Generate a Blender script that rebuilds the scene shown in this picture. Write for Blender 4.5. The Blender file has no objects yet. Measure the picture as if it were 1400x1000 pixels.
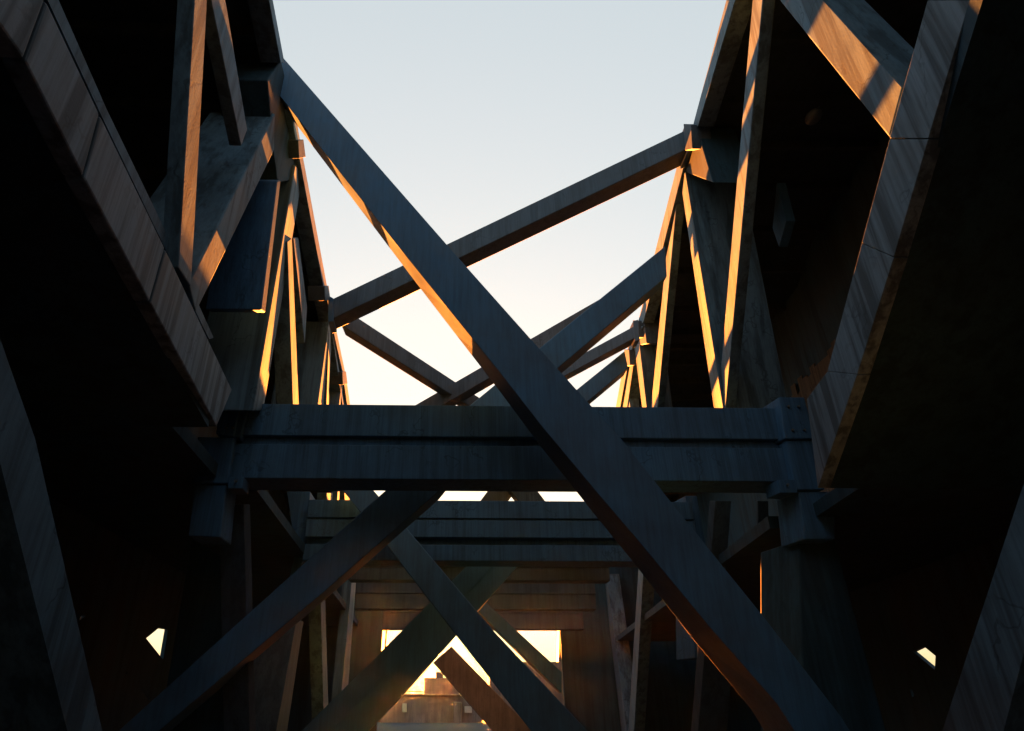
import bpy, bmesh, math, random
from mathutils import Vector, Matrix
from mathutils.geometry import tessellate_polygon
random.seed(7)
S = bpy.context.scene
R = math.radians
C = S.collection

# ---------------------------------------------------------------- camera
FP = 880.0                       # focal length in pixels of the 1400 px wide photograph
PITCH, YAW, SHX = R(27.95), R(1.2), 0.0407
EYE = Vector((0, 0, 1.6))
cam_d = bpy.data.cameras.new('camera')
cam = bpy.data.objects.new('camera', cam_d); C.objects.link(cam)
cam_d.sensor_width = 36; cam_d.lens = FP / 1400 * 36; cam_d.shift_x = SHX
cam_d.clip_start = 0.05; cam_d.clip_end = 6000
cam.location = EYE
cam.rotation_euler = (R(90) + PITCH, 0, -YAW)
S.camera = cam
CM = Matrix.Rotation(-YAW, 3, 'Z') @ Matrix.Rotation(R(90) + PITCH, 3, 'X')

# ---------------------------------------------------------------- world, sun, exposure
SUN_EL, SUN_AZ = R(2.8), R(-0.8)          # azimuth from +Y, positive towards +X
w = bpy.data.worlds.new('World'); S.world = w; w.use_nodes = True
wn = w.node_tree; wn.nodes.clear()
sky = wn.nodes.new('ShaderNodeTexSky'); sky.sky_type = 'NISHITA'; sky.sun_disc = False
sky.sun_elevation = SUN_EL; sky.sun_rotation = SUN_AZ
sky.air_density = 1.0; sky.dust_density = 4.0; sky.ozone_density = 1.5
bg = wn.nodes.new('ShaderNodeBackground'); bg.inputs[1].default_value = 0.05
wo = wn.nodes.new('ShaderNodeOutputWorld')
hs = wn.nodes.new('ShaderNodeHueSaturation'); hs.inputs['Saturation'].default_value = 1.2
gm = wn.nodes.new('ShaderNodeGamma'); gm.inputs[1].default_value = 0.3
wn.links.new(sky.outputs[0], gm.inputs[0]); wn.links.new(gm.outputs[0], hs.inputs['Color']); 
tn = wn.nodes.new('ShaderNodeMixRGB'); tn.blend_type = 'MULTIPLY'; tn.inputs[0].default_value = 1; tn.inputs[2].default_value = (.585, .575, .535, 1)
wn.links.new(hs.outputs[0], tn.inputs[1]); wn.links.new(tn.outputs[0], bg.inputs[0]); wn.links.new(bg.outputs[0], wo.inputs[0])
sl = bpy.data.lights.new('sun', 'SUN'); sl.energy = 4.6; sl.angle = R(0.5); sl.color = (1.0, 0.25, 0.03)
so = bpy.data.objects.new('sun', sl); C.objects.link(so)
sd = Vector((math.sin(SUN_AZ) * math.cos(SUN_EL), math.cos(SUN_AZ) * math.cos(SUN_EL), math.sin(SUN_EL)))
so.rotation_euler = sd.to_track_quat('Z', 'Y').to_euler(); so.location = sd * 200
S.view_settings.view_transform = 'Standard'; S.view_settings.look = 'None'
S.view_settings.gamma = 1; S.view_settings.use_curve_mapping = False
S.view_settings.exposure = 4.95
S.cycles.max_bounces = 5; S.cycles.diffuse_bounces = 3

# ---------------------------------------------------------------- geometry helpers
XL, XR, DIV, DIVL = -4.68, 7.32, 0.10, 0.05          # the two truss walls stand 12 m apart and open slightly away from us
def ray(px, py):
    v = Vector(((px - 700) / 1400 + SHX, (500 - py) / 1400, -FP / 1400))
    return (CM @ v).normalized()
def hit(px, py, p, n):
    r = ray(px, py); return EYE + r * ((p - EYE).dot(n) / r.dot(n))
TILT = [0.0, 14.0]                       # extra turn of single members, and the distance they turn about
def wallp(side, off=0.0):                  # point and normal of a truss wall's inner plane
    y = TILT[1]
    if side < 0: return Vector((xwall(-1, y) - off, y, 0)), Vector((1, DIVL + TILT[0], 0)).normalized()
    return Vector((xwall(1, y) + off, y, 0)), Vector((-1, DIV + TILT[0], 0)).normalized()
def W(side, px, py, off=0.0):
    p, n = wallp(side, off); return hit(px, py, p, n)
def D(px, py, d):
    return hit(px, py, Vector((0, d, 0)), Vector((0, 1, 0)))
def xwall(side, y): return (XL - DIVL * (y - 14)) if side < 0 else (XR + DIV * (y - 14))

def thing(name, label, cat, loc=(0, 0, 0), group=None):
    o = bpy.data.objects.new(name, None); C.objects.link(o); o.location = loc
    o['label'] = label; o['category'] = cat
    if group: o['group'] = group
    return o
def link(name, bm, m, parent=None, bev=0.0, smooth=False):
    bmesh.ops.recalc_face_normals(bm, faces=bm.faces)
    me = bpy.data.meshes.new(name); bm.to_mesh(me); bm.free(); me.materials.append(m)
    o = bpy.data.objects.new(name, me); C.objects.link(o)
    if parent:
        o.parent = parent
        L = Vector(parent.location); p = parent.parent
        while p: L += Vector(p.location); p = p.parent
        me.transform(Matrix.Translation(-L))
    if bev:
        b = o.modifiers.new('bevel', 'BEVEL'); b.width = bev; b.segments = 2; b.limit_method = 'ANGLE'; b.angle_limit = R(40)
    if smooth:
        for f in me.polygons: f.use_smooth = True
    return o
def prism_into(bm, pts, e):
    e = e if isinstance(e, (list, tuple)) else [e] * len(pts)
    a = [bm.verts.new(p) for p in pts]; b = [bm.verts.new(p + q) for p, q in zip(pts, e)]
    n = len(pts)
    if n == 4:
        bm.faces.new(a); bm.faces.new(b[::-1])
    else:
        for t in tessellate_polygon([[Vector(p) for p in pts]]):
            bm.faces.new([a[i] for i in t]); bm.faces.new([b[i] for i in reversed(t)])
    for i in range(n):
        j = (i + 1) % n; bm.faces.new((a[i], b[i], b[j], a[j]))
def prism(name, pts, e, m, parent=None, bev=0.025):
    bm = bmesh.new(); prism_into(bm, pts, e); return link(name, bm, m, parent, bev)
def box(name, x0, x1, y0, y1, z0, z1, m, parent=None, bev=0.02):
    pts = [Vector((x0, y0, z0)), Vector((x1, y0, z0)), Vector((x1, y0, z1)), Vector((x0, y0, z1))]
    return prism(name, pts, Vector((0, y1 - y0, 0)), m, parent, bev)

# ---------------------------------------------------------------- materials
def mat(name, base, rough=0.8, spec=0.3):
    m = bpy.data.materials.new(name); m.use_nodes = True
    nt = m.node_tree; b = nt.nodes['Principled BSDF']
    b.inputs['Base Color'].default_value = (*base, 1); b.inputs['Roughness'].default_value = rough
    b.inputs['Specular IOR Level'].default_value = spec
    return m, nt, b
def N(nt, t, **k):
    n = nt.nodes.new(t)
    for a, v in k.items(): setattr(n, a, v)
    return n
def ramp(nt, src, stops):
    r = N(nt, 'ShaderNodeValToRGB'); e = r.color_ramp.elements
    e[0].position, e[0].color = stops[0][0], (*stops[0][1], 1); e[1].position, e[1].color = stops[-1][0], (*stops[-1][1], 1)
    for p, c in stops[1:-1]:
        q = e.new(p); q.color = (*c, 1)
    nt.links.new(src, r.inputs[0]); return r
def noise(nt, vec, scale, detail=6, rough=0.6, dist=0):
    n = N(nt, 'ShaderNodeTexNoise'); n.inputs['Scale'].default_value = scale; n.inputs['Detail'].default_value = detail
    n.inputs['Roughness'].default_value = rough; n.inputs['Distortion'].default_value = dist
    nt.links.new(vec, n.inputs['Vector']); return n
def mul(nt, a, b, fac=1.0, mode='MULTIPLY'):
    x = N(nt, 'ShaderNodeMixRGB', blend_type=mode); x.inputs[0].default_value = fac
    nt.links.new(a, x.inputs[1]); nt.links.new(b, x.inputs[2]); return x
def mapped(nt, sc, rot=(0, 0, 0)):
    g = N(nt, 'ShaderNodeNewGeometry'); mp = N(nt, 'ShaderNodeMapping')
    mp.inputs['Scale'].default_value = sc; mp.inputs['Rotation'].default_value = rot
    nt.links.new(g.outputs['Position'], mp.inputs['Vector']); return mp.outputs[0]
def weathered(name, base, streak=0.5, crack=0.6, sx=3.2, rot=(0, 0, 0), rough=0.75, bump=0.1, spec=0.25):
    m, nt, b = mat(name, base, rough, spec)
    L = nt.links.new
    g = N(nt, 'ShaderNodeNewGeometry')
    blot = noise(nt, mapped(nt, (1, 1, 1)), 0.7, 4, 0.65)
    c0 = ramp(nt, blot.outputs[0], [(0.3, tuple(v * 0.72 for v in base)), (0.52, base), (0.75, tuple(min(1, v * 1.22) for v in base))])
    st = noise(nt, mapped(nt, (sx, sx, 0.16), rot), 1.0, 3, 0.62, 0.25)
    k = 1 - streak
    c1 = ramp(nt, st.outputs[0], [(0.40, (k, k, k)), (0.49, (0.7 + .3 * k,) * 3), (0.56, (1, 1, 1))])
    col = mul(nt, c0.outputs[0], c1.outputs[0])
    fine = noise(nt, mapped(nt, (sx * 6, sx * 6, 0.9), rot), 1.0, 2, 0.7)
    c2 = ramp(nt, fine.outputs[0], [(0.3, (0.72,) * 3), (0.6, (1.05,) * 3)])
    col = mul(nt, col.outputs[0], c2.outputs[0], 0.8)
    warp = noise(nt, g.outputs['Position'], 1.4, 3, 0.6)
    wv = N(nt, 'ShaderNodeVectorMath', operation='MULTIPLY_ADD'); wv.inputs[1].default_value = (1.6,) * 3
    L(warp.outputs['Color'], wv.inputs[0]); L(mapped(nt, (1, 1, .55)), wv.inputs[2])
    vo = N(nt, 'ShaderNodeTexVoronoi', feature='DISTANCE_TO_EDGE'); vo.inputs['Scale'].default_value = 0.75
    L(wv.outputs[0], vo.inputs['Vector'])
    q = 1 - crack
    cr = ramp(nt, vo.outputs[0], [(0.0, (q, q, q)), (0.012, (q, q, q)), (0.022, (1, 1, 1))])
    gr = ramp(nt, blot.outputs[0], [(0.5, (0, 0, 0)), (0.56, (1, 1, 1))])
    mx = N(nt, 'ShaderNodeMixRGB', blend_type='MULTIPLY'); L(gr.outputs[0], mx.inputs[0]); L(col.outputs[0], mx.inputs[1]); L(cr.outputs[0], mx.inputs[2])
    L(mx.outputs[0], b.inputs['Base Color'])
    grain = noise(nt, g.outputs['Position'], 22, 2, 0.7)
    a1 = N(nt, 'ShaderNodeMath', operation='MULTIPLY_ADD'); a1.inputs[1].default_value = 0.5
    L(fine.outputs[0], a1.inputs[0]); L(grain.outputs[0], a1.inputs[2])
    a2 = N(nt, 'ShaderNodeMath', operation='MULTIPLY_ADD'); a2.inputs[1].default_value = 0.8
    L(cr.outputs[0], a2.inputs[0]); L(a1.outputs[0], a2.inputs[2])
    bp = N(nt, 'ShaderNodeBump'); bp.inputs['Strength'].default_value = bump; bp.inputs['Distance'].default_value = 0.02
    L(a2.outputs[0], bp.inputs['Height']); L(bp.outputs[0], b.inputs['Normal'])
    rr = ramp(nt, blot.outputs[0], [(0.3, (rough - .12,) * 3), (0.7, (rough + .12,) * 3)]); L(rr.outputs[0], b.inputs['Roughness'])
    return m
M_CON = weathered('weathered_concrete', (0.075, 0.135, 0.195), 0.5, 0.35)
M_CHORD = weathered('rain_streaked_concrete', (0.125, 0.175, 0.23), 0.62, 0.25, sx=3.6)
M_BEAM = weathered('board_marked_concrete', (0.036, 0.10, 0.195), 0.28, 0.35, sx=5.5)
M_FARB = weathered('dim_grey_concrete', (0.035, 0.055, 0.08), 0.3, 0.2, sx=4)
M_STEEL = weathered('blue_grey_painted_steel', (0.032, 0.098, 0.195), 0.12, 0.0, sx=2.0, rough=0.6, bump=0.05, spec=0.35)
M_BRACE = weathered('worn_grey_brace', (0.055, 0.08, 0.115), 0.25, 0.3, sx=4.0, rough=0.7)
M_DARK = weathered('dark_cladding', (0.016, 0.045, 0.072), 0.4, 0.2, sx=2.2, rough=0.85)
M_BOARD = weathered('brown_stained_board', (0.085, 0.066, 0.052), 0.5, 0.3, sx=6, rough=0.85)
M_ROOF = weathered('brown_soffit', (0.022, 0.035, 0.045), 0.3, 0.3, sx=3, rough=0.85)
M_FAR = weathered('brown_render_bounce_tint', (0.26, 0.18, 0.15), 0.3, 0.2, sx=1.5)  # brightened and warmed to suggest bounced light on one brace
M_GND = weathered('dark_asphalt', (0.035, 0.055, 0.07), 0.2, 0.4, sx=2, rough=0.9)
M_METAL, _, _ = mat('galvanised_metal', (0.06, 0.07, 0.08), 0.5, 0.5)
M_GLASS, _, _ = mat('lamp_glass', (0.5, 0.45, 0.38), 0.25, 0.5)

# ---------------------------------------------------------------- ground
bm = bmesh.new()
v = [bm.verts.new(p) for p in ((-2500, -600, 0), (2500, -600, 0), (2500, 4000, 0), (-2500, 4000, 0))]
bm.faces.new(v); g = link('ground', bm, M_GND); g['kind'] = 'structure'
hz = bpy.data.materials.new('glow_haze'); hz.use_nodes = True; hz.node_tree.nodes.clear()
pv = hz.node_tree.nodes.new('ShaderNodeVolumePrincipled'); ho = hz.node_tree.nodes.new('ShaderNodeOutputMaterial')
pv.inputs['Color'].default_value = (.95, .8, .7, 1); pv.inputs['Density'].default_value = 0.00002; pv.inputs['Anisotropy'].default_value = 0.95
hz.node_tree.links.new(pv.outputs[0], ho.inputs['Volume'])
bm = bmesh.new(); bmesh.ops.create_cube(bm, size=1)
bmesh.ops.scale(bm, vec=(90, 190, 40), verts=bm.verts); bmesh.ops.translate(bm, vec=(0, 52, 18), verts=bm.verts)
h = link('glow_haze', bm, hz); h['kind'] = 'stuff'  # thin volume added to spread an orange glow around the sun

# ---------------------------------------------------------------- side buildings: outer wall + sloping roof on each side
SIDE = {-1: 5.5, 1: 6.5}
ROOFL = [(372, 0), (389, 85), (413, 205), (447, 395), (472, 515), (478, 552), (500, 680), (513, 790), (520, 850)]
ROOFR = [(993, 0), (947, 172), (927, 222), (896, 339), (888, 397), (872, 442), (854, 482), (841, 555), (815, 680), (790, 790), (770, 850)]
def roofpts(side):
    P = [W(side, *p) for p in (ROOFL if side < 0 else ROOFR)]
    d = (P[0] - P[2]).normalized()
    back = P[0] + d * 26
    back.x = xwall(side, back.y); back.z = min(back.z, P[0].z + 2.5)
    return [back] + P
ROOF = {s: roofpts(s) for s in (-1, 1)}
HOLES = {-1: [[(200, 873), (217, 859), (230, 861), (223, 902)], [(108, 849), (113, 838), (118, 842), (112, 846)],
              [(191, 941), (194, 942), (207, 957), (204, 958)], [(171, 922), (174, 918), (177, 923)]],
         1: [[(1248, 891), (1263, 884), (1279, 897), (1278, 916)], [(1244, 943), (1247, 943), (1250, 952), (1247, 954)], [(1275, 881), (1277, 880), (1278, 883)]]}
LN = {-1: 'left', 1: 'right'}
for s in (-1, 1):
    off = SIDE[s]; sx = Vector((s, 0, 0))
    t = thing('side_building', 'tall dark building along the %s side behind the concrete truss, with small gaps of daylight' % LN[s], 'building', (xwall(s, 14) + s * off, 14, 0))
    p0, n0 = wallp(s, off)
    y0, y1 = -22, 46 if s < 0 else 49
    outl = [Vector((xwall(s, y) + s * off, y, z)) for y, z in ((y0, -0.4), (y1, -0.4))] + [Vector((xwall(s, p.y) + s * off, p.y, p.z + .5)) for p in reversed(ROOF[s])]
    outl = [outl[0]] + [outl[1]] + outl[2:]
    loops = [outl] + [[W(s, *q, off) for q in h] for h in HOLES[s]]
    bm = bmesh.new()
    flat = [p for l in loops for p in l]
    th = Vector((s * 0.14, 0, 0))
    a = [bm.verts.new(p) for p in flat]; b = [bm.verts.new(p + th) for p in flat]
    for tri in tessellate_polygon(loops):
        bm.faces.new([a[i] for i in tri]); bm.faces.new([b[i] for i in reversed(tri)])
    k = 0
    for l in loops:
        n = len(l)
        for i in range(n):
            i0, i1 = k + i, k + (i + 1) % n; bm.faces.new((a[i0], b[i0], b[i1], a[i1]))
        k += n
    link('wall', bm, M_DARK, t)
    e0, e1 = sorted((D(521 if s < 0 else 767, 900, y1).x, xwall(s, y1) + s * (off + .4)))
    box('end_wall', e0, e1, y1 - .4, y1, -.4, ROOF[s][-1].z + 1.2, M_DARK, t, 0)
    # sloping roof slabs, one bay after the other, with cross ribs
    P = ROOF[s]
    for i in range(len(P) - 1):
        p, q = P[i] + Vector((s * .25, 0, 0)), P[i + 1] + Vector((s * .25, 0, 0))
        pts = [p, q, q + Vector((s * (off + .4), 0, 0.3)), p + Vector((s * (off + .4), 0, 0.3))]
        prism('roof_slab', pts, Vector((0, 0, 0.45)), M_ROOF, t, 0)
        n = max(1, int((q - p).length / 1.6))
        for k in range(n):
            c = p.lerp(q, (k + .5) / n) + Vector((0, 0, -.02))
            pr = [c + Vector((0, -.09, -.28)), c + Vector((0, .09, -.28)), c + Vector((0, .09, 0.05)), c + Vector((0, -.09, 0.05))]
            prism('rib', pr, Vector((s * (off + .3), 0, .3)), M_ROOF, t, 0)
# brown boards standing against the right-hand building
bt = thing('board_cladding', 'faint brown vertical boards on the dark right building, above the beam end', 'cladding', (xwall(1, 16) + 6.3, 16, 0))
for i in range(30):
    y = 15.0 + i * 0.42; x = xwall(1, y) + 6.5 - 0.06 - random.random() * .05
    z1 = 8.0 + random.random() * .6
    box('board', x - .05, x, y, y + .395, 8.2 + random.random() * .2, z1 + 5.6, M_BOARD, bt, .01)

# ---------------------------------------------------------------- upper trusses (inner face outlines on the wall plane, real thickness outwards)
def wm(name, side, q, t, m, parent, off=0.0, bev=0.03, splay=0.0):
    if splay and len(q) == 4:              # inner face turned a little towards the far end of the passage
        o = sorted(range(4), key=lambda i: q[i][1]); far = [max(pr, key=lambda i: -side * q[i][0]) for pr in (o[:2], o[2:])]
        return prism(name, [W(side, *p, off + (splay if i in far else 0)) for i, p in enumerate(q)], Vector((side * t, 0, 0)), m, parent, bev)
    return prism(name, [W(side, *p, off) for p in q], Vector((side * t, 0, 0)), m, parent, bev)

LT = thing('concrete_truss', 'streaked concrete truss along the left side, its top crossed by the big diagonal brace', 'truss', (XL, 14, 0))
# bottom chord in precast panels, joints left open
lo = lambda y: -9 + (y - 0) * 0.513          # lower edge x at photo y
TILT[:] = [.05, 9.0]
chordL = [((-160, -300), (-215, -270)), ((63, 0), (33, 82)), ((137, 157), (114, 243)), ((226, 340), (205, 414)), ((318, 534), (297, 585))]
for i in range(4):
    (a, b), (c, d) = chordL[i], chordL[i + 1]
    g = 0.9
    wm('chord_panel', -1, [(a[0] + g * .6, a[1] + g), (c[0] - g * .6, c[1] - g), (d[0] - g * .6, d[1] - g), (b[0] + g * .6, b[1] + g)], 0.22, M_CHORD, LT)
p_back = [Vector((xwall(-1, -16), -16, 12)), W(-1, -160, -300), W(-1, -215, -270), Vector((xwall(-1, -16), -16, 10.6))]
prism('chord_panel', p_back, Vector((-1.3, 0, 0)), M_CON, LT)
TILT[0] = -.05
wm('chord_edge_strip', -1, [(-146, -300), (80, 0), (146, 150), (232, 328), (292, 462), (286, 464), (224, 336), (137, 155), (64, -2), (-160, -300)], 0.7, M_CON, LT, off=0.12, bev=0)
TILT[:] = [.01, 9.0]
wm('web_strut', -1, [(267, -90), (285, -90), (283, 0), (261, 392), (244, 366), (266, 0)], 0.28, M_CON, LT, bev=0.02)
wm('web_strut', -1, [(270, -90), (289, -90), (308, 0), (338, 178), (330, 200), (289, 0)], 0.25, M_CON, LT, off=0.05, bev=0.02)
wm('web_strut', -1, [(376, 155), (375, 206), (268, 428), (258, 388)], 1.6, M_CON, LT, off=0.02)
TILT[:] = [0, 14]
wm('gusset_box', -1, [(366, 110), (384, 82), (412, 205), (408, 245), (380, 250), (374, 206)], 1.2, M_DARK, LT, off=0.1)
wm('web_strut', -1, [(404, 226), (414, 240), (360, 562), (346, 562)], 1.5, M_CON, LT, off=0.0, splay=.14)
TILT[:] = [0, 14]
wm('downstand_box', -1, [(379, 248), (384, 246), (363, 428), (357, 424)], 1.25, M_BEAM, LT, off=-0.15)
wm('web_strut', -1, [(393, 330), (399, 325), (409, 565), (401, 565)], 0.5, M_CON, LT, off=0.0, splay=.14)
wm('web_strut', -1, [(401, 325), (408, 325), (420, 420), (417, 470)], 0.5, M_CON, LT, off=0.15, splay=.14)
wm('web_strut', -1, [(450, 440), (456, 450), (444, 565), (433, 565)], 1.7, M_CON, LT, off=0.0, splay=.14)
wm('web_strut', -1, [(450, 452), (453, 450), (449, 565), (446, 565)], 0.3, M_CON, LT, off=0.0, bev=0.01, splay=.14)
wm('web_strut', -1, [(453, 446), (457, 446), (477, 565), (470, 565)], 0.5, M_CON, LT, off=0.0, bev=0.01, splay=.14)
wm('web_strut', -1, [(468, 520), (472, 520), (468, 565), (462, 565)], 0.6, M_CON, LT, off=0.0, bev=0.01, splay=.14)
TILT[:] = [0, 14]
def fascia(side, P, t, wpx, parent, m, sp=.07):
    for i in range(len(P) - 1):
        a, b = P[i], P[i + 1]; wa, wb = wpx[i], wpx[i + 1]
        wm('top_chord', side, [a, b, (b[0] + side * wb, b[1]), (a[0] + side * wa, a[1])], t, m, parent, off=-0.06, bev=0.015, splay=sp)
fascia(-1, [(340, -160), (373, 0), (389, 86)], 0.5, [6, 5, 5], LT, M_CON)
fascia(-1, [(403, 150), (413, 208), (448, 396)], 0.5, [6, 5, 5], LT, M_CON)
fascia(-1, [(449, 400), (473, 514), (479, 556), (500, 680), (513, 790), (520, 850)], 0.5, [4, 4, 4, 4, 3, 3], LT, M_CON)
for c, q in (((412, 205), 1), ((447, 402), .8), ((471, 518), .7)):
    x, y = c; wm('node_cap', -1, [(x - 4 * q, y - 13 * q), (x + 3 * q, y - 14 * q), (x + 6 * q, y + 10 * q), (x - 3 * q, y + 12 * q)], 0.6, M_BRACE, LT, off=-0.18, bev=0.01)

def deck(side, px, name_t):
    lowp = [W(side, *p) for p in px]
    e = lowp[-1]; bk = Vector((xwall(side, -16), -16, lowp[0].z + 1.5))
    far_p = [Vector((xwall(side, y) , y, e.z + .02)) for y in (e.y, 15.6, 46)]
    P = [bk] + lowp + far_p
    so_ = .17
    for i in range(len(P) - 1):
        p, q = P[i] + Vector((side * so_, 0, .008)), P[i + 1] + Vector((side * so_, 0, .008))
        if i == len(lowp): continue
        if i == len(lowp) + 1: p, q = p + Vector((side * .7, 0, 0)), q + Vector((side * .7, 0, 0))
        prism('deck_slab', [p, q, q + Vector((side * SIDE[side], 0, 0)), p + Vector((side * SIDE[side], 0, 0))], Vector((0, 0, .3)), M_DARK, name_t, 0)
deck(-1, [(-215, -270), (33, 82), (114, 243), (205, 414), (297, 585)], LT)
RT = thing('concrete_truss', 'concrete truss rising along the right side, its struts catching orange sunset light', 'truss', (XR, 14, 0))
TILT[:] = [-0.13, 6.5]                      # this chord runs a little towards the passage as it goes away
chordR = [((1355, -300), (1424, -300)), ((1268, 0), (1326, 0)), ((1216, 190), (1269, 190)), ((1178, 333), (1222, 352)), ((1131, 508), (1172, 512)), ((1103, 546), (1118, 668))]
for i in range(5):
    (a, b), (c, d) = chordR[i], chordR[i + 1]; g = .8 if i in (1, 2) else 0.25
    wm('chord_panel', 1, [(a[0], a[1] + g), (c[0], c[1] - g), (d[0], d[1] - g), (b[0], b[1] + g)], 0.22, M_CHORD, RT, bev=.008)
TILT[:] = [0.0, 14.0]
deck(1, [(1424, -300), (1326, 0), (1269, 190), (1222, 352), (1172, 512), (1118, 668)], RT)
p_back = [Vector((xwall(1, -16), -16, 14.8)), W(1, 1355, -300), W(1, 1424, -300), Vector((xwall(1, -16), -16, 13.2))]
TILT[:] = [0.0, 14.0]
prism('chord_panel', p_back, Vector((1.3, 0, 0)), M_CON, RT)
wm('web_strut', 1, [(1000, -82), (1071, -82), (1125, 0), (1234, 121), (1216, 189), (1065, 0)], .8, M_CON, RT, off=0.03)
wm('web_strut', 1, [(1034, -60), (1048, -60), (991, 566), (980, 566)], 0.3, M_CON, RT, off=0.02, splay=.09)
wm('web_strut', 1, [(928, 232), (937, 236), (990, 566), (977, 566)], 1.9, M_CON, RT, off=0.0, splay=.09)
wm('web_strut', 1, [(922, 240), (928, 244), (898, 566), (889, 566)], 0.3, M_CON, RT, off=0.03, splay=.09)
wm('web_strut', 1, [(867, 472), (874, 470), (885, 566), (879, 566)], 1.2, M_CON, RT, off=0.0, bev=.02)
wm('web_strut', 1, [(863, 490), (867, 492), (856, 566), (850, 566)], 0.6, M_CON, RT, off=0.0, bev=.01)
wm('web_strut', 1, [(853, 500), (857, 500), (862, 566), (857, 566)], 0.5, M_CON, RT, off=0.05, bev=.01)
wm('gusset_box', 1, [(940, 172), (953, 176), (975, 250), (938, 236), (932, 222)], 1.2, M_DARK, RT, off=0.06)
wm('gusset_box', 1, [(870, 440), (880, 436), (884, 470), (868, 474)], 1.0, M_BRACE, RT, off=0.02)
fascia(1, [(1035, -140), (993, 0), (947, 173)], 0.5, [12, 12, 7], RT, M_CON, .2)
fascia(1, [(928, 218), (897, 339), (872, 442)], 0.5, [9, 9, 7], RT, M_CON, .14)
fascia(1, [(872, 446), (855, 484), (842, 556), (815, 680), (790, 790), (770, 850)], 0.5, [7, 6, 6, 5, 4, 3], RT, M_CON)
for c, q in (((940, 184), 1.1), ((869, 448), .75), ((857, 487), .7)):
    x, y = c; wm('node_cap', 1, [(x - 5 * q, y - 13 * q), (x + 4 * q, y - 12 * q), (x + 6 * q, y + 18 * q), (x - 3 * q, y + 20 * q)], 0.6, M_BRACE, RT, off=-0.2, bev=0.01)
wm('hanger_plate', 1, [(1062, 250), (1075, 302), (1065, 338), (1056, 312)], 0.3, M_STEEL, RT, off=3.0, bev=.01)

# ---------------------------------------------------------------- lower trusses below the cross beams
LL = thing('lower_truss', 'row of slanting concrete struts below the beams on the left, edges glowing orange', 'truss', (XL, 24, 0))
for q, t in (([(333, 690), (342, 690), (351, 1030), (342, 1030)], .6), ([(405, 850), (415, 850), (388, 1030), (372, 1030)], 1.4),
             ([(438, 800), (444, 800), (450, 1000), (443, 1000)], .5), ([(482, 780), (488, 780), (476, 940), (466, 960)], .5),
             ([(496, 850), (499, 850), (499, 880), (496, 880)], .4), ([(502, 855), (506, 855), (502, 915), (496, 925)], .5),
             ([(524, 855), (529, 855), (524, 900), (519, 900)], .5), ([(530, 855), (533, 855), (530, 900), (527, 900)], .4),
             ([(534, 940), (537, 940), (535, 1010), (531, 1010)], .4), ([(447, 674), (455, 674), (453, 700), (447, 700)], .4),
             ([(462, 672), (465, 672), (463, 700), (460, 700)], .3), ([(471, 672), (479, 672), (479, 700), (472, 700)], .4),
             ([(484, 672), (486, 672), (488, 700), (485, 700)], .3), ([(491, 672), (500, 672), (498, 700), (490, 700)], .4)):
    TILT[:] = [-.25, 17] if q[0][0] == 333 else [0, 14]
    wm('web_strut', -1, q, t, M_FARB if q[0][0] in (333, 405) else M_CON, LL, bev=.015, splay=0 if q[0][0] == 333 else .1)  # darker concrete makes the nearest left struts look shaded
LR = thing('lower_truss', 'row of slanting concrete struts below the beams on the right, edges glowing orange', 'truss', (XR, 24, 0))
for q, t in (([(817, 790), (822, 790), (807, 1030), (801, 1030)], .5), ([(825, 785), (829, 785), (861, 1030), (853, 1030)], .9),
             ([(873, 775), (880, 775), (865, 1030), (857, 1030)], .6), ([(956, 860), (966, 860), (952, 1030), (942, 1030)], .9),
             ([(762, 856), (765, 856), (763, 925), (760, 925)], .5), ([(765, 856), (769, 856), (780, 985), (776, 985)], .5),
             ([(778, 860), (784, 860), (799, 1020), (793, 1020)], .6), ([(970, 685), (978, 685), (970, 790), (962, 790)], .5),
             ([(1033, 685), (1036, 685), (1037, 740), (1034, 740)], .3),
             ([(806, 672), (809, 672), (813, 700), (809, 700)], .3), ([(812, 672), (816, 672), (822, 700), (817, 700)], .4)):
    TILT[:] = [-.25, 20] if q[0][0] > 950 else [0, 14]
    wm('web_strut', 1, q, t, M_FARB if q[0][0] > 950 else M_CON, LR, bev=.015, splay=0 if q[0][0] > 950 else .08)  # shade on the nearest right struts is put into a darker concrete
TILT[:] = [0, 14]

# ---------------------------------------------------------------- near slanting legs and columns
TILT[:] = [-0.22, 7.5]
t = thing('slanting_leg', 'leaning blue grey concrete leg in the bottom left corner', 'pillar', (XL, 8, 0), 'slanting legs')
wm('shaft', -1, [(-190, -80), (48, 600), (140, 1000), (165, 1110), (118, 1110), (92, 1000), (0, 632), (-240, 0)], 0.9, M_CON, t, bev=0)
t = thing('slanting_leg', 'leaning dark concrete leg in the bottom right corner', 'pillar', (XR, 8, 0), 'slanting legs')
wm('shaft', 1, [(1578, 120), (1400, 660), (1288, 1000), (1262, 1080), (1350, 1080), (1372, 1000), (1400, 892), (1620, 240)], 0.9, M_CON, t, bev=0)

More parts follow.
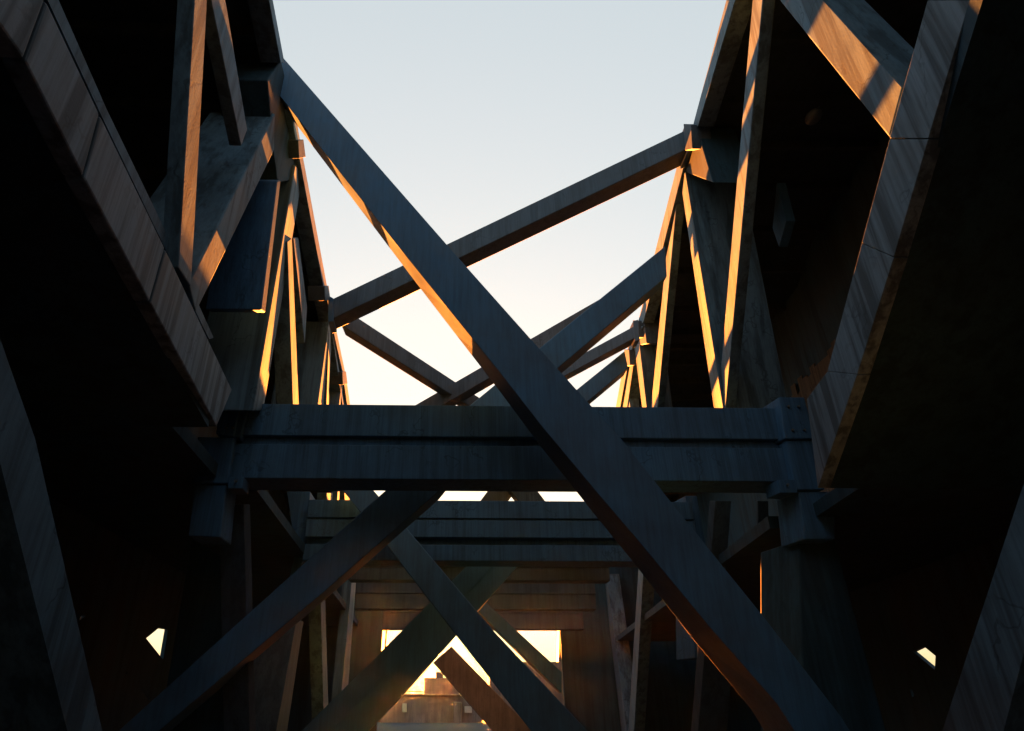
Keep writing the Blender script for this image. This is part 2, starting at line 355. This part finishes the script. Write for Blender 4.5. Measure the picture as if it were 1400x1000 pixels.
TILT[:] = [0.0, 14.0]
COLS = []
t = thing('column', 'stepped concrete column carrying the left end of the nearest cross beam', 'column', (XL - .5, 14, 0))
def dprism(name, q, d, th, m, parent, bev=.03): return prism(name, [D(*p, d) for p in q], Vector((-.22 * th if q[0][0] > 900 else 0, th, 0)), m, parent, bev)
COLS.append(t)
dprism('cap_block', [(302, 534), (331, 537), (319, 597), (295, 593)], 14.36, .8, M_BEAM, t)
dprism('cap_block', [(331, 537), (340, 552), (328, 600), (319, 597)], 14.46, .7, M_BEAM, t)
dprism('shaft', [(270, 597), (320, 599), (311, 661), (264, 661)], 14.44, .8, M_BEAM, t)
dprism('shaft', [(266, 663), (309, 663), (301, 735), (257, 733)], 14.50, .8, M_BEAM, t)
dprism('bracket', [(312, 652), (333, 652), (331, 668), (311, 668)], 14.40, .5, M_BEAM, t, .015)
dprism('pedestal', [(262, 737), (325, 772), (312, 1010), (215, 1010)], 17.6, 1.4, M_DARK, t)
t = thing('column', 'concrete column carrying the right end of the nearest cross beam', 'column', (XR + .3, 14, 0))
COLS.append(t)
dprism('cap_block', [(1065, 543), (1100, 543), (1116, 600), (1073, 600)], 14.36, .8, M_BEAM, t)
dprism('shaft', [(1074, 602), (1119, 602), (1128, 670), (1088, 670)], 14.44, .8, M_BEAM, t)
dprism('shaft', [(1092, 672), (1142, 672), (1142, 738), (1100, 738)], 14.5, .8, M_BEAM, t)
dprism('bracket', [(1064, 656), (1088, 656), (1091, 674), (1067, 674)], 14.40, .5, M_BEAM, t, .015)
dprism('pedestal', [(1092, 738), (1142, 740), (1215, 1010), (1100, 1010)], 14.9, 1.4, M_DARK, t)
t = thing('column', 'dim grey column behind the rising brace, carrying the left end of the second cross beam', 'column', (XL - 1, 23, 0))
dprism('shaft', [(392, 672), (424, 672), (420, 735), (408, 790), (398, 880), (372, 880), (404, 755)], 23.4, 1.2, M_BEAM, t)
t = thing('column', 'dim column right of the big diagonal, carrying the right end of the second cross beam', 'column', (XR + 1, 23, 0))
dprism('shaft', [(937, 678), (953, 678), (968, 760), (975, 900), (950, 900), (946, 760)], 23.4, 1.2, M_BEAM, t)

def bolt(px, py, d, r, parent):
    bm = bmesh.new(); bmesh.ops.create_cone(bm, cap_ends=True, segments=6, radius1=r, radius2=r * .9, depth=.05)
    bmesh.ops.rotate(bm, matrix=Matrix.Rotation(R(90), 3, 'X'), verts=bm.verts)
    bmesh.ops.translate(bm, vec=D(px, py, d), verts=bm.verts); link('bolt', bm, M_METAL, parent)
for t, pts in ((COLS[0], ((312, 548), (324, 548), (309, 585), (318, 585), (322, 658))), (COLS[1], ((1078, 556), (1092, 556), (1084, 588), (1100, 588), (1077, 663)))):
    for p in pts: bolt(*p, 14.33, .035, t)
# ---------------------------------------------------------------- cross beams
def tierbeam(label, d, xpx0, xpx1, tiers, bottom, depth, m=None):
    m = m or M_BEAM
    """tiers = list of (photo y top, photo y bottom, set-back)"""
    zc = lambda py: D(700, py, d).z
    x0 = D(xpx0, tiers[0][0], d).x; x1 = D(xpx1, tiers[0][0], d).x
    t = thing('cross_beam', label, 'beam', ((x0 + x1) / 2, d, zc(tiers[-1][1])), 'concrete cross beams')
    for k, (a, b, sb) in enumerate(tiers):
        z1 = zc(a) - (0.003 if k else 0); z0 = zc(b)
        box('beam_tier' if sb < .1 else 'recessed_web', x0 + k * .004, x1 - k * .004, d + sb, d + depth - (0.003 * k), z0, z1, m, t, .02 if sb < .1 else 0)
    return t
tierbeam('nearest concrete cross beam, wide two-tier face with streaks, spanning between the two stepped columns', 14.57, 326, 1072,
         [(555, 598, 0), (598, 608, .16), (609, 655.5, .04)], 655, 1.0)
tierbeam('second concrete cross beam, seen just below the thin strip of bright sky', 22.9, 422, 945,
         [(685, 709, 0), (709, 711.5, .12), (711.5, 735, .02), (735, 745, .4), (745, 767, .04)], 767, 1.1)
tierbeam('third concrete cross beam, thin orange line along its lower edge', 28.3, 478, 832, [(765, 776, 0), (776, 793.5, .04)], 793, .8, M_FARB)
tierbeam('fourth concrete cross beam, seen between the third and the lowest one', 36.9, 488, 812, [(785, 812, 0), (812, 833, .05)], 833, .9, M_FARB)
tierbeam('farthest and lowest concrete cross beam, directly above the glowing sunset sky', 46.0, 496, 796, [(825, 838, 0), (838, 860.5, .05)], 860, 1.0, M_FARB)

# ---------------------------------------------------------------- diagonal braces
def vplane(side0, d0, side1, d1):
    a = Vector((xwall(side0, d0), d0, 0)); b = Vector((xwall(side1, d1), d1, 0))
    v = (b - a).normalized(); return a, Vector((v.y, -v.x, 0)) if v.x > 0 else Vector((-v.y, v.x, 0))
def brace(label, q, dl, dr, e, m, bev=.03, caps=()):
    a, n = vplane(-1, dl, 1, dr)
    pts = [hit(*p, a, n) for p in q]
    c = sum(pts, Vector()) / len(pts); c.z = min(p.z for p in pts)
    t = thing('diagonal_brace', label, 'brace', c, 'diagonal braces')
    prism('shaft', pts, [Vector(q) for q in e] if isinstance(e, list) else Vector(e), m, t, bev)
    for (pp, e2, mm) in caps:
        prism('end_plate', [hit(*p, a, n) + Vector((0, -.05, 0)) for p in pp], Vector(e2), mm, t, .01)
    return t
brace('largest dark blue diagonal brace, falling from upper left to lower right across the opening',
      [(387, 79), (620, 345), (735, 474), (850, 601), (925, 696), (1040, 838), (1150, 980), (1175, 1020), (1100, 1020), (1062, 962), (970, 857), (880, 748), (815, 672), (740, 582), (680, 505), (612, 421), (555, 350), (465, 236), (352, 92)],
      11.5, 13.2, [(.36 - .5 * f, 1.1 - .2 * f, -.08 - .02 * f) for f in [(x - 352) / 750 for x in (387, 620, 735, 850, 925, 1040, 1150, 1175, 1100, 1062, 970, 880, 815, 740, 680, 612, 555, 465, 352)]], M_STEEL, bev=.012)
brace('dark blue brace rising from the lower left, behind the nearest beam, to the right truss',
      [(910, 336), (912, 378), (760, 506), (690, 562), (600, 672), (440, 812), (205, 1010), (175, 1010), (150, 1010), (505, 690), (530, 668), (644, 553), (735, 478), (800, 425)],
      16.2, 17.0, (-0.02, .85, 0.02), M_STEEL)
brace('long grey brace crossing the sky behind the big diagonal, highest on the right',
      [(450, 411), (937, 178), (941, 203), (452, 437)], 20.3, 14.9, (0.05, .75, 0), M_BRACE,
      caps=[([(936, 172), (943, 172), (946, 206), (940, 208)], (0, .8, 0), M_STEEL), ([(449, 405), (456, 409), (456, 440), (449, 442)], (0, .8, 0), M_STEEL)])
brace('short grey brace falling from the left node behind the long brace to the nearest beam',
      [(470, 422), (835, 662), (835, 678), (466, 444)], 20.6, 32, (0.05, .8, 0), M_BRACE)
brace('grey brace above the nearest beam, mostly hidden behind the dark blue rising brace',
      [(498, 594), (900, 363), (903, 382), (498, 616)], 28, 18.8, (-.05, .9, 0), M_BRACE)
brace('thin grey brace reaching the third node of the right truss',
      [(600, 590), (867, 446), (870, 461), (600, 607)], 36, 23.2, (-.05, .8, 0), M_BRACE,
      caps=[([(865, 440), (872, 438), (874, 466), (868, 467)], (0, .6, 0), M_BRACE)])
brace('lowest dark brace beside the right truss, rising steeply above the nearest beam',
      [(632, 659), (854, 480), (859, 503), (672, 659)], 24.6, 25.2, (-.02, .8, 0), M_STEEL)
brace('dark falling brace of the second cross, in front of the second beam',
      [(480, 636), (553, 719), (674, 862), (800, 996), (815, 1015), (738, 1015), (628, 875), (525, 741), (452, 650)], 21.4, 21.6, (.05, .7, .05), M_STEEL)
t = brace('dark rising brace of the second cross, emerging under the second beam',
      [(648, 764), (684, 764), (441, 1012), (400, 1012)], 25.2, 25.6, (-.05, .8, 0), M_STEEL, bev=0)
a, n = vplane(-1, 25.23, 1, 25.63)
prism('lower_shaft', [hit(*p, a, n) for p in [(684, 764), (717, 764), (612, 882), (551, 951), (492, 1012), (441, 1012)]], Vector((-.05, .8, 0)), M_STEEL, t, 0)
brace('short dark strut leaning left on the third beam, glimpsed in the thin bright gap',
      [(749, 562), (785, 562), (634, 763), (598, 763)], 27.4, 27.8, (0, .6, 0), M_BRACE)
brace('short dark strut leaning right on the third beam, glimpsed in the thin bright gap',
      [(612, 562), (650, 562), (806, 763), (770, 763)], 26.6, 27.0, (0, .6, 0), M_BRACE)
brace('far dark brace on the right of the sunset gap, orange light along its underside',
      [(630, 792), (706, 862), (768, 919), (768, 948), (680, 863), (640, 822)], 33, 33.4, (0, .8, 0), M_STEEL)
brace('grooved brace falling to the right, bounced pink light painted in, directly below the brightest gap',
      [(592, 906), (617, 884), (650, 918), (742, 1012), (684, 1012)], 40, 40.5, (0, .5, 0), M_FAR)  # warm pale colour stands in for light bounced onto this brace

# ---------------------------------------------------------------- unseen block added behind the camera to cut low sky light
t = thing('rear_light_block', 'unseen dark block added behind the viewer to cut low light', 'building', (1, -26, 0))
box('wall', -16, 18, -30, -24, -.4, 17, M_DARK, t, 0)
# ---------------------------------------------------------------- lamp under the right deck
lt = thing('floodlight', 'small round lamp on a thin arm in the dark behind the right truss', 'lamp', W(1, 1112, 160, 3.2))
c = W(1, 1112, 160, 3.2)
bm = bmesh.new(); bmesh.ops.create_uvsphere(bm, u_segments=20, v_segments=12, radius=.22)
bmesh.ops.scale(bm, vec=(1, 1.3, .7), verts=bm.verts); bmesh.ops.translate(bm, vec=c, verts=bm.verts)
link('lamp_shade', bm, M_METAL, lt, 0, True)
a = c + Vector((0, .2, .1)); b_ = W(1, 1150, 105, 5.6)
prism('arm', [a + Vector((0, -.04, -.04)), a + Vector((0, .04, -.04)), a + Vector((0, .04, .04)), a + Vector((0, -.04, .04))], b_ - a, M_METAL, lt, 0)

# ---------------------------------------------------------------- far building at the end of the passage
d = 85
t = thing('far_building', 'low brown stepped building silhouetted against the sunset at the end of the passage', 'building', D(600, 965, d) * 1)
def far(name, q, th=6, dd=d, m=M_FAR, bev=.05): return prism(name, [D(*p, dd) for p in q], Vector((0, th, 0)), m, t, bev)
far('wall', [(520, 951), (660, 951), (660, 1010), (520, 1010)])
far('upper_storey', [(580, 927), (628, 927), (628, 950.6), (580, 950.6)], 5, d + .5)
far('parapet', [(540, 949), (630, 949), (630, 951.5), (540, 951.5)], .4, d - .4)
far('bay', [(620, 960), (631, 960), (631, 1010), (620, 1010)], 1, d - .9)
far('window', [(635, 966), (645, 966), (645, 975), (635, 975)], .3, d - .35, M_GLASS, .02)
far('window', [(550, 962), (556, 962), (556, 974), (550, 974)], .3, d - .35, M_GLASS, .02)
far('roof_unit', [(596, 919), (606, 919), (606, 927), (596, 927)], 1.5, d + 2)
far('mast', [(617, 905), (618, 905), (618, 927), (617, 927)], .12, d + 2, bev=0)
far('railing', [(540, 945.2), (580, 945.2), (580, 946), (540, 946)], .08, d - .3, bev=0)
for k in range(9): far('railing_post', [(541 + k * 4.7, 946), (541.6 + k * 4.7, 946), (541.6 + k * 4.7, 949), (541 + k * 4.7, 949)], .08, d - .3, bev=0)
far('sun_block_wing', [(669, 906), (690, 905), (790, 905), (790, 1010), (669, 1010)], 6, d + 4)  # widened out of sight behind the braces to keep low sun off the legs
far('sun_block_wing', [(440, 905), (547, 905), (547, 1010), (440, 1010)], 6, d + 4)  # unseen mass added behind the brace to stop low sun on the left
